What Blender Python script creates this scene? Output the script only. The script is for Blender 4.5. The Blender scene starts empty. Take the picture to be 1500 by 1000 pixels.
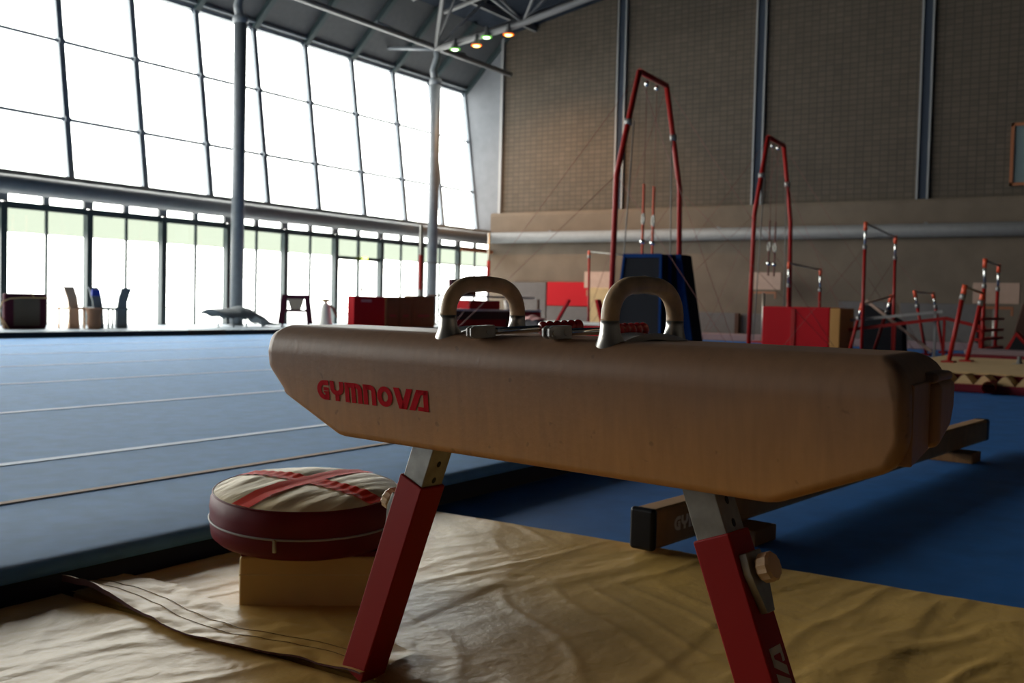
import bpy, bmesh, math, random
from mathutils import Vector, Matrix, noise
random.seed(7)
S = bpy.context.scene
COL = S.collection
PI = math.pi
V = Vector

# ------------------------------------------------------------------ materials
MATS = {}
def mat(name, color, rough=.6, metal=0., spec=.5, bump=0., bscale=60., var=0., vscale=6., color2=None, stretch=(1,1,1),
        sheen=0., coat=0., dist=.002, transl=0.):
    m = bpy.data.materials.new(name); m.use_nodes = True
    nt = m.node_tree; b = nt.nodes['Principled BSDF']
    b.inputs['Base Color'].default_value = (*color, 1)
    b.inputs['Roughness'].default_value = rough
    b.inputs['Metallic'].default_value = metal
    b.inputs['Specular IOR Level'].default_value = spec
    b.inputs['Sheen Weight'].default_value = sheen
    b.inputs['Coat Weight'].default_value = coat
    tc = nt.nodes.new('ShaderNodeTexCoord'); mp = nt.nodes.new('ShaderNodeMapping')
    mp.inputs['Scale'].default_value = stretch
    nt.links.new(tc.outputs['Object'], mp.inputs['Vector'])
    if var > 0 or color2:
        n = nt.nodes.new('ShaderNodeTexNoise'); n.inputs['Scale'].default_value = vscale; n.inputs['Detail'].default_value = 5
        nt.links.new(mp.outputs[0], n.inputs['Vector'])
        r = nt.nodes.new('ShaderNodeValToRGB')
        c2 = color2 or tuple(c*(1-var) for c in color)
        r.color_ramp.elements[0].color = (*c2, 1); r.color_ramp.elements[0].position = .35
        r.color_ramp.elements[1].color = (*color, 1); r.color_ramp.elements[1].position = .65
        nt.links.new(n.outputs['Fac'], r.inputs['Fac']); nt.links.new(r.outputs['Color'], b.inputs['Base Color'])
    if bump > 0:
        n2 = nt.nodes.new('ShaderNodeTexNoise'); n2.inputs['Scale'].default_value = bscale; n2.inputs['Detail'].default_value = 6
        nt.links.new(mp.outputs[0], n2.inputs['Vector'])
        bp = nt.nodes.new('ShaderNodeBump'); bp.inputs['Strength'].default_value = bump; bp.inputs['Distance'].default_value = dist
        nt.links.new(n2.outputs['Fac'], bp.inputs['Height']); nt.links.new(bp.outputs['Normal'], b.inputs['Normal'])
    MATS[name] = m
    return m

M = {}
M['steel_white'] = mat('painted_steel_grey', (.19,.21,.235), .45, var=.15)
M['steel_dark'] = mat('dark_frame', (.035,.055,.06), .4)
M['mullion'] = mat('mullion_grey', (.20,.23,.27), .45)
M['duct'] = mat('duct_grey', (.22,.225,.23), .5, var=.1)
M['duct_far'] = mat('duct_far_grey', (.15,.15,.152), .6, var=.1)
M['panel_dark'] = mat('soffit_panel', (.07,.074,.082), .6, var=.15)
M['grey_wall'] = mat('grey_plaster', (.16,.17,.19), .8, var=.12, vscale=3)
M['concrete'] = mat('concrete_beige', (.145,.110,.080), .85, var=.18, vscale=1.5, bump=.3, bscale=20)
M['side_wall'] = mat('side_wall_brown', (.09,.075,.06), .85, var=.15)
M['roof'] = mat('roof_deck', (.018,.024,.036), .9, spec=.1, var=.3, vscale=3)
M['truss'] = mat('truss_grey', (.14,.14,.145), .5)
M['carpet'] = mat('carpet_blue', (.145,.40,.80), .68, spec=.6, bump=.8, bscale=500, var=.14, vscale=9, sheen=.0, dist=.004)
M['foam_navy'] = mat('spring_floor_side', (.012,.02,.05), .7)
M['velcro'] = mat('velcro_light_blue', (.52,.70,.95), .55)
M['tape'] = mat('tape_beige', (.55,.40,.30), .7)
M['blue_floor'] = mat('blue_pad_floor', (.030,.165,.48), .55, spec=.25, bump=.35, bscale=14, var=.22, vscale=4, dist=.006)
M['pu_yellow'] = mat('mat_cream_vinyl', (.70,.43,.12), .37, spec=.36, bump=.25, bscale=26, var=.10, vscale=3, dist=.012)
M['pu_wedge'] = mat('wedge_cream_vinyl', (.90,.66,.30), .5, bump=.2, bscale=30)
M['seam_brown'] = mat('seam_brown', (.12,.035,.03), .8, bump=.5, bscale=80)
M['burgundy'] = mat('burgundy_vinyl', (.17,.010,.02), .5, spec=.3, bump=.3, bscale=14, var=.15, dist=.006)
M['canvas'] = mat('canvas_cream', (.95,.74,.42), .5, spec=.35, bump=.4, bscale=16, dist=.008, stretch=(1,3,1), var=.08)
M['cross_red'] = mat('red_strip', (.95,.035,.006), .6, spec=.08, bump=.3, bscale=40)
M['zip'] = mat('zip_grey', (.38,.36,.35), .5)
M['red_paint'] = mat('red_enamel', (.30,.006,.006), .5, spec=.25, bump=.05, bscale=90)
M['red_frame'] = mat('red_frame_enamel', (.30,.008,.006), .5, spec=.25)
M['red_far'] = mat('red_vinyl', (.40,.004,.010), .65, spec=.15, bump=.3, bscale=5, dist=.02)
M['orange'] = mat('orange_red_strap', (.75,.09,.03), .5)
M['chrome'] = mat('chrome', (.75,.75,.73), .18, 1.)
M['alu'] = mat('cast_aluminium', (.50,.48,.45), .33, 1., bump=.12, bscale=110, dist=.001)
M['gunmetal'] = mat('gunmetal', (.30,.29,.28), .45, .5, bump=.15, bscale=90, dist=.001)
M['zinc'] = mat('zinc_steel', (.36,.35,.32), .42, .75, var=.3, vscale=25)
M['wood_grip'] = mat('pommel_grip', (.72,.49,.29), .34, spec=.4, var=.3, vscale=22, bump=.15, bscale=120, stretch=(1,1,1), dist=.001)
M['knob'] = mat('knob_cream', (.62,.42,.24), .5)
M['bead_red'] = mat('red_bead_plastic', (.33,.008,.01), .22, coat=.5)
M['logo_red'] = mat('logo_red', (.50,.004,.012), .8, spec=.1)
M['logo_white'] = mat('logo_white', (.55,.5,.48), .6)
M['logo_tan'] = mat('logo_tan', (.85,.68,.48), .7)
M['beam_suede'] = mat('beam_suede', (.42,.22,.085), .9, var=.15, vscale=12)
M['black'] = mat('black_rubber', (.006,.006,.008), .38, spec=.25)
M['block_wood'] = mat('block_wood', (.30,.135,.04), .6, var=.2, stretch=(1,6,1))
M['mat_black'] = mat('crash_mat_dark', (.018,.018,.021), .85, spec=.05, bump=.4, bscale=4, dist=.02)
M['mat_blue'] = mat('crash_mat_blue', (.006,.028,.11), .8, spec=.05)
M['grey_pad'] = mat('grey_wall_pad', (.13,.12,.12), .8, spec=.2, bump=.3, bscale=4, dist=.02, var=.1)
M['mauve'] = mat('mauve_pad', (.24,.17,.18), .8, spec=.2)
M['amber'] = mat('amber_pad', (.42,.20,.04), .6)
M['board'] = mat('beige_board', (.46,.31,.24), .7, var=.08)
M['foam'] = mat('foam_block_yellow', (.62,.42,.20), .8, var=.1)
M['chair_dark'] = mat('chair_dark', (.07,.008,.022), .6, spec=.2)
M['chair_beige'] = mat('chair_beige', (.52,.40,.28), .6)
M['chair_grey'] = mat('chair_grey', (.16,.19,.21), .5)
M['peach'] = mat('peach_fabric', (.75,.50,.33), .7)
M['blue_cap'] = mat('cobalt_plastic', (.01,.05,.5), .4)
M['tan_basket'] = mat('tan_basket', (.33,.17,.10), .8, bump=.6, bscale=60)
M['carton'] = mat('carton_brown', (.20,.105,.045), .9, spec=.1, var=.1)
M['carton_ink'] = mat('carton_ink', (.26,.05,.03), .8)
M['white'] = mat('white_plastic', (.72,.70,.66), .5)
M['shelf_wood'] = mat('shelf_brown', (.07,.035,.025), .7, spec=.15)
M['pink'] = mat('pink_cloth', (.55,.28,.27), .8)
M['ledge'] = mat('ledge_pale', (.42,.50,.58), .55)
M['outside_ground'] = mat('pale_paving', (.8,.8,.78), .9)
M['brownframe'] = mat('orange_brown_frame', (.30,.10,.035), .5)
M['greypane'] = mat('blue_grey_pane', (.16,.21,.22), .12, spec=.8)
M['cable_grey'] = mat('cable_grey', (.12,.11,.10), .5)
M['cable_red'] = mat('cable_red', (.16,.05,.04), .6)
M['grey_strip'] = mat('grey_strip', (.045,.055,.075), .9, spec=.05)
M['pale_trim'] = mat('pale_trim', (.26,.26,.265), .5)

# leather of the horse body: worn greyish dirt along the rubbed top (object space, stays put)
def leather():
    m = mat('horse_suede', (.47,.285,.13), .47, spec=.5, bump=.5, bscale=70, dist=.0015, sheen=0)
    nt = m.node_tree; b = nt.nodes['Principled BSDF']
    tc = nt.nodes.new('ShaderNodeTexCoord'); sep = nt.nodes.new('ShaderNodeSeparateXYZ')
    nt.links.new(tc.outputs['Object'], sep.inputs[0])
    n = nt.nodes.new('ShaderNodeTexNoise'); n.inputs['Scale'].default_value = 5; n.inputs['Detail'].default_value = 7
    nt.links.new(tc.outputs['Object'], n.inputs['Vector'])
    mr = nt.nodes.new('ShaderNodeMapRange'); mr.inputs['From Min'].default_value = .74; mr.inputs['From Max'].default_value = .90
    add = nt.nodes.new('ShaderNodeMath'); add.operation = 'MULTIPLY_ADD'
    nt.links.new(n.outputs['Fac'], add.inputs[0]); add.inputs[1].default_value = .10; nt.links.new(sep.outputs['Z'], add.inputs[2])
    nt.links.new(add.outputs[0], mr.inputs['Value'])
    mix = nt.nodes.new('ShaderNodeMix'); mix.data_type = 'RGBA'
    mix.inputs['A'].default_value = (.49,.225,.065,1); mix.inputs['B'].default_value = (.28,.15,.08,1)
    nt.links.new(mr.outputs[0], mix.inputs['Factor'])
    # fine vertical creases and pale scratches
    mp = nt.nodes.new('ShaderNodeMapping'); mp.inputs['Scale'].default_value = (60,60,6)
    nt.links.new(tc.outputs['Object'], mp.inputs['Vector'])
    n2 = nt.nodes.new('ShaderNodeTexNoise'); n2.inputs['Scale'].default_value = 1.; n2.inputs['Detail'].default_value = 3
    nt.links.new(mp.outputs[0], n2.inputs['Vector'])
    r2 = nt.nodes.new('ShaderNodeMapRange'); r2.inputs['From Min'].default_value=.3; r2.inputs['From Max'].default_value=.75
    r2.inputs['To Min'].default_value=.90; r2.inputs['To Max'].default_value=1.08
    nt.links.new(n2.outputs['Fac'], r2.inputs['Value'])
    # scuffed spots
    n3 = nt.nodes.new('ShaderNodeTexNoise'); n3.inputs['Scale'].default_value = 38.; n3.inputs['Detail'].default_value = 2
    nt.links.new(tc.outputs['Object'], n3.inputs['Vector'])
    r3 = nt.nodes.new('ShaderNodeMapRange'); r3.inputs['From Min'].default_value=.70; r3.inputs['From Max'].default_value=.76
    r3.inputs['To Min'].default_value=1.; r3.inputs['To Max'].default_value=.72
    nt.links.new(n3.outputs['Fac'], r3.inputs['Value'])
    mm = nt.nodes.new('ShaderNodeMath'); mm.operation='MULTIPLY'
    nt.links.new(r2.outputs[0], mm.inputs[0]); nt.links.new(r3.outputs[0], mm.inputs[1])
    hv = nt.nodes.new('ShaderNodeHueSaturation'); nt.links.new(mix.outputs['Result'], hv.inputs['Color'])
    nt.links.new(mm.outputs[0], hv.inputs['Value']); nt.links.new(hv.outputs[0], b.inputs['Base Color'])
    return m
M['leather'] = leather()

def brick():
    m = bpy.data.materials.new('acoustic_brick'); m.use_nodes = True
    nt = m.node_tree; b = nt.nodes['Principled BSDF']; b.inputs['Roughness'].default_value = .9
    tc = nt.nodes.new('ShaderNodeTexCoord'); mp = nt.nodes.new('ShaderNodeMapping')
    mp.inputs['Rotation'].default_value = (0,0,0)
    sep = nt.nodes.new('ShaderNodeSeparateXYZ'); com = nt.nodes.new('ShaderNodeCombineXYZ')
    nt.links.new(tc.outputs['Object'], sep.inputs[0])
    nt.links.new(sep.outputs['Y'], com.inputs['X']); nt.links.new(sep.outputs['Z'], com.inputs['Y'])
    br = nt.nodes.new('ShaderNodeTexBrick'); br.offset = 0.0
    br.inputs['Scale'].default_value = 1.; br.inputs['Brick Width'].default_value = .23; br.inputs['Row Height'].default_value = .15
    br.inputs['Mortar Size'].default_value = .016; br.inputs['Mortar Smooth'].default_value = .4
    br.inputs['Color1'].default_value = (.100,.078,.057,1); br.inputs['Color2'].default_value = (.083,.065,.047,1)
    br.inputs['Mortar'].default_value = (.056,.045,.035,1)
    nt.links.new(com.outputs[0], br.inputs['Vector'])
    n = nt.nodes.new('ShaderNodeTexNoise'); n.inputs['Scale'].default_value = 1.1; n.inputs['Detail'].default_value = 4
    nt.links.new(tc.outputs['Object'], n.inputs['Vector'])
    r = nt.nodes.new('ShaderNodeMapRange'); r.inputs['To Min'].default_value = .78; r.inputs['To Max'].default_value = 1.15
    nt.links.new(n.outputs['Fac'], r.inputs['Value'])
    hv = nt.nodes.new('ShaderNodeHueSaturation'); nt.links.new(br.outputs['Color'], hv.inputs['Color'])
    nt.links.new(r.outputs[0], hv.inputs['Value']); nt.links.new(hv.outputs[0], b.inputs['Base Color'])
    bp = nt.nodes.new('ShaderNodeBump'); bp.inputs['Strength'].default_value = .6; bp.inputs['Distance'].default_value = .01; bp.invert = True
    nt.links.new(br.outputs['Fac'], bp.inputs['Height']); nt.links.new(bp.outputs['Normal'], b.inputs['Normal'])
    return m
M['brick'] = brick()

def glass(name, tint, gloss=.06, rough=.02):
    m = bpy.data.materials.new(name); m.use_nodes = True; nt = m.node_tree; nt.nodes.clear()
    o = nt.nodes.new('ShaderNodeOutputMaterial'); mx = nt.nodes.new('ShaderNodeMixShader'); mx.inputs[0].default_value = gloss
    t = nt.nodes.new('ShaderNodeBsdfTransparent'); t.inputs[0].default_value = (*tint,1)
    g = nt.nodes.new('ShaderNodeBsdfGlossy'); g.inputs['Roughness'].default_value = rough
    nt.links.new(t.outputs[0], mx.inputs[1]); nt.links.new(g.outputs[0], mx.inputs[2]); nt.links.new(mx.outputs[0], o.inputs[0])
    return m
M['glass'] = glass('window_glass', (.93,.98,.97))
def translucent(name, c):
    m = bpy.data.materials.new(name); m.use_nodes = True; nt = m.node_tree; nt.nodes.clear()
    o = nt.nodes.new('ShaderNodeOutputMaterial'); t = nt.nodes.new('ShaderNodeBsdfTranslucent'); t.inputs[0].default_value = (*c,1)
    nt.links.new(t.outputs[0], o.inputs[0]); return m
M['awning'] = translucent('awning_cloth', (.135,.150,.125))
def emis(name, c, s):
    m = bpy.data.materials.new(name); m.use_nodes = True; nt = m.node_tree; nt.nodes.clear()
    o = nt.nodes.new('ShaderNodeOutputMaterial'); e = nt.nodes.new('ShaderNodeEmission')
    e.inputs[0].default_value = (*c,1); e.inputs[1].default_value = s; nt.links.new(e.outputs[0], o.inputs[0]); return m
M['lamp_orange'] = emis('lamp_sodium', (1,.60,.16), 8)
M['lamp_green'] = emis('lamp_mercury', (.75,1,.62), 5)
M['rim_orange'] = emis('lamp_rim_orange', (1,.16,.008), 1.6)
M['rim_green'] = emis('lamp_rim_green', (.22,.8,.10), .9)
M['exit_lamp'] = emis('exit_lamp', (.8,1,.1), 6)

# ------------------------------------------------------------------ mesh builder
class MB:
    def __init__(s): s.v = []; s.f = []; s.sm = []
    def add(s, vs, fs, smooth=False):
        n = len(s.v); s.v += [V(q) for q in vs]
        for f in fs: s.f.append([n+i for i in f]); s.sm.append(smooth)
        return s
    def hexa(s, c): # 8 corners: bottom 4 ccw, top 4
        return s.add(c, [(3,2,1,0),(4,5,6,7),(0,1,5,4),(1,2,6,5),(2,3,7,6),(3,0,4,7)])
    def box(s, x0,y0,z0,x1,y1,z1):
        return s.hexa([(x0,y0,z0),(x1,y0,z0),(x1,y1,z0),(x0,y1,z0),(x0,y0,z1),(x1,y0,z1),(x1,y1,z1),(x0,y1,z1)])
    def bar(s, a, b, w, h, up=(0,0,1)): # rectangular bar: h along up-ish, w sideways
        a, b = V(a), V(b); d = (b-a).normalized(); up = V(up)
        if abs(d.dot(up)) > .99: up = V((1,0,0))
        sd = d.cross(up).normalized()*w/2; u = sd.cross(d).normalized()*h/2
        return s.hexa([a-sd-u, a+sd-u, b+sd-u, b-sd-u, a-sd+u, a+sd+u, b+sd+u, b-sd+u])
    def tube(s, pts, r, n=12, closed=False, caps=True, sx=1.):
        pts = [V(q) for q in pts]; N = len(pts)
        R = r if isinstance(r, (list,tuple)) else [r]*N
        T = []
        for i in range(N):
            if closed: t = pts[(i+1)%N]-pts[i-1]
            else: t = pts[min(i+1,N-1)]-pts[max(i-1,0)]
            T.append(t.normalized())
        ref = V((0,0,1)) if abs(T[0].z) < .9 else V((1,0,0))
        nrm = (ref - T[0]*ref.dot(T[0])).normalized(); vs = []
        for i in range(N):
            nrm = (nrm - T[i]*nrm.dot(T[i])).normalized(); bn = T[i].cross(nrm)
            for k in range(n):
                a = 2*PI*k/n; vs.append(pts[i] + (nrm*math.cos(a) + bn*math.sin(a)*sx)*R[i])
        fs = []
        for i in range(N if closed else N-1):
            j = (i+1)%N
            for k in range(n):
                l = (k+1)%n; fs.append((i*n+k, i*n+l, j*n+l, j*n+k))
        s.add(vs, fs, True)
        if caps and not closed:
            m = len(s.v)-len(vs)
            s.f.append([m+k for k in range(n)][::-1]); s.sm.append(False)
            s.f.append([m+(N-1)*n+k for k in range(n)]); s.sm.append(False)
        return s
    def lathe(s, prof, n=32, c=(0,0,0), a0=0., sm=True): # prof: (r,z)
        c = V(c); vs = []; fs = []
        for r,z in prof:
            for k in range(n): a = 2*PI*k/n+a0; vs.append(c+V((r*math.cos(a), r*math.sin(a), z)))
        for i in range(len(prof)-1):
            for k in range(n): l=(k+1)%n; fs.append((i*n+k, i*n+l, (i+1)*n+l, (i+1)*n+k))
        fs.append([k for k in range(n)][::-1]); m=(len(prof)-1)*n; fs.append([m+k for k in range(n)])
        return s.add(vs, fs, sm)
    def prism(s, poly, p0, ax, ay, az, t): # polygon in (ax,ay) plane, extruded by t along az
        p0,ax,ay,az = V(p0),V(ax),V(ay),V(az); n=len(poly)
        vs = [p0+ax*x+ay*y for x,y in poly]+[p0+ax*x+ay*y+az*t for x,y in poly]
        fs = [list(range(n))[::-1], list(range(n,2*n))]+[(i,(i+1)%n,n+(i+1)%n,n+i) for i in range(n)]
        return s.add(vs, fs)
    def grid(s, fn, nu, nv, smooth=True):
        vs = [fn(i/nu, j/nv) for j in range(nv+1) for i in range(nu+1)]
        fs = [(j*(nu+1)+i, j*(nu+1)+i+1, (j+1)*(nu+1)+i+1, (j+1)*(nu+1)+i) for j in range(nv) for i in range(nu)]
        return s.add(vs, fs, smooth)
    def build(s, name, m, parent=None, bevel=0., seg=3, recalc=True, off=None):
        me = bpy.data.meshes.new(name)
        me.from_pydata([tuple(q) for q in s.v], [], s.f)
        for p_, q in zip(me.polygons, s.sm): p_.use_smooth = q
        if recalc:
            b = bmesh.new(); b.from_mesh(me); bmesh.ops.recalc_face_normals(b, faces=b.faces); b.to_mesh(me); b.free()
        me.materials.append(m)
        o = bpy.data.objects.new(name, me); COL.objects.link(o)
        if parent: o.parent = parent
        if off: o.location = off
        if bevel > 0:
            md = o.modifiers.new('bevel', 'BEVEL'); md.width = bevel; md.segments = seg; md.limit_method = 'ANGLE'
            for p_ in me.polygons: p_.use_smooth = True
            md.harden_normals = True
        return o

def tag(o, label=None, cat=None, group=None, kind=None):
    if label: o['label'] = label
    if cat: o['category'] = cat
    if group: o['group'] = group
    if kind: o['kind'] = kind
    return o
def empty(name, loc=(0,0,0), rz=0., label=None, cat=None, group=None):
    o = bpy.data.objects.new(name, None); COL.objects.link(o); o.location = loc; o.rotation_euler = (0,0,rz)
    o.empty_display_size = .1
    return tag(o, label, cat, group)
def struct(o): o['kind'] = 'structure'; return o
def copy_tree(o, parent=None):
    c = o.copy(); COL.objects.link(c)
    if parent: c.parent = parent
    for ch in list(o.children): copy_tree(ch, c)
    return c

# ------------------------------------------------------------------ camera (stands 0.98 m above the blue floor)
CZ = .98
cd = bpy.data.cameras.new('camera'); cam = bpy.data.objects.new('camera', cd); COL.objects.link(cam)
cd.sensor_width = 36; cd.lens = 35.92
R3 = Matrix(((0.548901,0.018194,-0.835689),(-0.835543,0.040642,-0.54792),(0.023996,0.999008,0.03751)))
cam.matrix_world = Matrix.Translation((0,0,CZ)) @ R3.to_4x4()
cd.dof.use_dof = True; cd.dof.focus_distance = 2.05; cd.dof.aperture_fstop = 6.5
cd.clip_end = 300
S.camera = cam

# ------------------------------------------------------------------ setting: shell
XE = 30.0       # end wall
YF = 20.65      # glazed facade
struct(MB().box(-10,-14,-.25, XE+.3,21.2,0).build('floor', M['blue_floor']))
def roofz(y): return 10.3 + (20.2-y)*.19
struct(MB().hexa([(-10,-14,roofz(-14)),(XE+.3,-14,roofz(-14)),(XE+.3,20.3,roofz(20.3)),(-10,20.3,roofz(20.3)),
    (-10,-14,roofz(-14)+.2),(XE+.3,-14,roofz(-14)+.2),(XE+.3,20.3,roofz(20.3)+.2),(-10,20.3,roofz(20.3)+.2)]).build('ceiling', M['roof']))
struct(MB().box(-10.2,-14,0,-10,22.3,17).build('wall_back', M['side_wall']))
struct(MB().box(-10,-14.2,0,XE+.3,-14,17).build('wall_right', M['side_wall']))
# far end wall: brick above a protruding concrete base, grey strip by the windows
struct(MB().box(XE,-14,4.1,XE+.3,20.32,17).build('wall_far', M['brick']))
w = struct(MB().prism([(0,0),(0,4.02),(.03,4.12),(.12,4.14),(.5,4.14),(.5,0)], (XE-.15,-14,0),(1,0,0),(0,0,1),(0,1,0),34.6).build('wall_far_base', M['concrete']))
struct(MB().prism([(20.34,3.4),(21.40,3.4),(22.10,8.5),(20.34,10.2)], (XE+.02,0,0),(0,1,0),(0,0,1),(1,0,0),.2).build('wall_far_side', M['grey_wall']))
struct(MB().box(XE-.1,20.24,3.9,XE+.02,20.34,11).build('trim_1', M['pale_trim']))
# vertical recessed channels on the brick
for k,(y) in enumerate((15.62,10.93,6.18,1.45)):
    m_ = MB(); 
    for s_ in (-1,1): m_.box(XE-.10, y+s_*.14-.025, 4.02, XE, y+s_*.14+.025, 16)
    m_.box(XE-.10, y-.14, 4.0, XE, y+.14, 4.07)
    o = struct(m_.build('trim_%d'%(k+2), M['pale_trim']))
    MB().box(XE-.05, y-.115, 4.07, XE-.005, y+.115, 16).build('channel_insert', M['grey_strip'], o)
# inclined upper glazing: Y 21.3 at z 3.5 to Y 22 at z 8.5, closed above by inward leaning soffit panels
def gy(z): return 21.3 + (z-3.5)*.14
# ledge above the lower facade
struct(MB().box(-10,YF-.05,3.42,XE,21.45,3.52).build('trim_6', M['duct']))
X0, X1 = -8, 30
for k,x in enumerate(range(X0, X1, 2)):
    # upper window bay
    f = MB()
    f.bar((x,gy(3.5),3.5),(x,gy(8.6),8.6),.15,.12,up=(0,1,0))
    f.bar((x+.03,gy(3.55),3.55),(x+1.97,gy(3.55),3.55),.06,.10)
    f.bar((x+.03,gy(8.5),8.5),(x+1.97,gy(8.5),8.5),.08,.10)
    for sgn,xx in ((1,x+.12),(-1,x+1.95)):   # small rounded gussets in the top corners
        f.prism([(0,0),(.12,0),(0,-.14)] if sgn>0 else [(0,0),(-.12,0),(0,-.14)], (x+.05 if sgn>0 else x+1.95, gy(8.46), 8.46),(1,0,0),V((0,.14,1)),(0,1,0),.04)
    fo = struct(f.build('window_%d'%(k+1), M['mullion']))
    t = MB()
    for z in (4.92, 6.72): t.tube([(x,gy(z)-.02,z),(x+2,gy(z)-.02,z)], .042, 6)
    t.build('transom', M['mullion'], fo)
    n_ = MB()
    for z in (4.92, 6.72): n_.box(x-.07, gy(z)-.11, z-.05, x+.07, gy(z)-.04, z+.05)
    n_.build('clamp', M['mullion'], fo)
    MB().add([(x+.04,gy(3.5),3.5),(x+1.96,gy(3.5),3.5),(x+1.96,gy(8.5),8.5),(x+.04,gy(8.5),8.5)],[(0,1,2,3)]).build('window_pane', M['glass'], fo)
# end mullion
struct(MB().bar((XE-.02,gy(3.5),3.5),(XE-.02,gy(8.6),8.6),.06,.14,up=(0,1,0)).build('trim_7', M['mullion']))
# soffit above the upper glazing (one surface with ribs as parts)
sof = struct(MB().hexa([(-10,22.0,8.5),(XE+.1,22.0,8.5),(XE+.1,22.3,8.5),(-10,22.3,8.5),(-10,20.15,10.35),(XE+.1,20.15,10.35),(XE+.1,20.4,10.5),(-10,20.4,10.5)]).build('wall_left_upper', M['panel_dark']))
for x in range(X0+2, X1+1, 2): MB().bar((x,21.93,8.48),(x,20.1,10.25),.16,.14,up=(0,1,0)).build('soffit_rib', M['steel_dark'], sof)
MB().bar((-10,21.85,8.60),(XE,21.85,8.60),.10,.06).build('soffit_rail', M['steel_white'], sof)
# lower facade bays
wn = 40
for k,x in enumerate(range(X0, X1, 2)):
    door = (x == 22)
    f = MB()
    f.box(x-.07,YF-.10,.20,x+.07,YF+.06,2.84)
    f.box(x+.07,YF-.06,2.72,x+1.93,YF+.05,2.86)
    f.box(x+.07,YF-.05,.20,x+1.93,YF+.04,.27)
    if door:
        f.box(x+.07,YF-.05,2.14,x+1.93,YF+.04,2.24)
        f.box(x+.965,YF-.05,.27,x+1.035,YF+.03,2.72)
        fo = struct(f.build('door_1', M['steel_dark']))
        MB().box(x+1.06,YF-.12,1.2,x+1.10,YF-.05,1.35).build('door_handle', M['chrome'], fo)
    else:
        f.box(x+.975,YF-.03,.27,x+1.025,YF+.03,2.72)
        fo = struct(f.build('window_%d'%(wn+k), M['steel_dark']))
    for a,b in ((x+.07,x+.98),(x+1.02,x+1.93)):
        MB().add([(a,YF,.27),(b,YF,.27),(b,YF,2.72),(a,YF,2.72)],[(0,1,2,3)]).build('window_pane', M['glass'], fo)
    # slit of clerestory between facade head and duct
    g = MB()
    g.box(x-.11,YF-.04,2.86,x+.11,YF+.04,3.44); g.box(x+.92,YF-.04,2.86,x+1.05,YF+.04,3.44)
    go = struct(g.build('window_%d'%(80+k), M['duct']))
    MB().add([(x+.11,YF,2.86),(x+1.89,YF,2.86),(x+1.89,YF,3.44),(x+.11,YF,3.44)],[(0,1,2,3)]).build('window_pane', M['glass'], go)
# exit lamp over the door
o = MB().box(23.12,YF-.16,2.17,23.26,YF-.08,2.25).build('exit_lamp', M['exit_lamp']); tag(o,'small glowing yellow-green lamp over the glazed door','lamp')
# floor rim below the windows: dark kerb and pale ledge on top
struct(MB().box(-10,17.2,0,XE-.15,YF+.2,.258).build('trim_8', M['ledge']))
struct(MB().box(-10,17.17,.155,14.0,17.2,.252).build('baseboard_left', M['black']))
struct(MB().box(14.95,17.17,.155,XE-.2,17.2,.252).build('baseboard_left_2', M['black']))
struct(MB().box(14.0,17.15,.155,14.95,17.21,.262).build('trim_9', M['shelf_wood']))
# outside: paving and awning along the facade
struct(MB().box(-30,YF+.2,-.2,50,90,.12).build('ground_outside', M['outside_ground']))
aw = MB()
aw.add([(-9.9,21.2,2.25),(34,21.2,2.25),(34,21.2,2.83),(-9.9,21.2,2.83)],[(0,1,2,3)])
a = aw.build('awning', M['awning']); tag(a,'pale greenish awning hanging outside along the top of the lower windows','awning')

# ------------------------------------------------------------------ duct, columns, roof steel, lamps
d = MB().tube([(-10,20.38,3.19),(29.3,20.38,3.19)], .20, 20).build('ventilation_duct', M['duct']); tag(d,'long round grey duct running above the ground-level windows','duct')
d = MB().tube([(29.64,20.5,3.24),(29.62,-13.9,3.24)], .19, 20).build('ventilation_duct', M['duct_far']); tag(d,'long round pale duct crossing the concrete base of the far wall','duct')
for s_ in range(6):
    y=18-6*s_; MB().box(29.62,y-.03,3.38,29.86,y+.03,3.46).build('duct_bracket', M['steel_white'], d)
for k,(x,top) in enumerate(((17.42,8.35),(25.25,8.35))):
    t = empty('steel_column',(x,19.6,.259),0,['thick round grey steel column rising in front of the windows, the nearer one',
        'round grey steel column under the roof truss, near the far wall'][k],'column')
    MB().tube([(0,0,0),(0,0,7.55)], .16, 20).build('shaft', M['steel_white'], t)
    MB().lathe([(.2,0),(.2,.02),(.14,.03)],20).build('base_plate', M['steel_white'], t)
    MB().lathe([(.14,7.4),(.19,7.43),(.19,7.56),(.14,7.6)],20).build('collar', M['steel_white'], t)
    MB().tube([(0,0,7.5),(0,.10,7.85),(.02,-.04,8.25),(0,0,8.45)], [.12,.11,.11,.1], 14).build('bent_head', M['steel_white'], t)
b = MB().tube([(-10,19.6,8.75),(29.4,19.6,8.8)], .085, 14).build('roof_beam', M['truss']); tag(b,'long grey tube joining the tops of the columns below the roof','beam')
b = MB().tube([(25.2,19.6,8.75),(29.3,19.6,8.82)], .09, 14)
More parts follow.
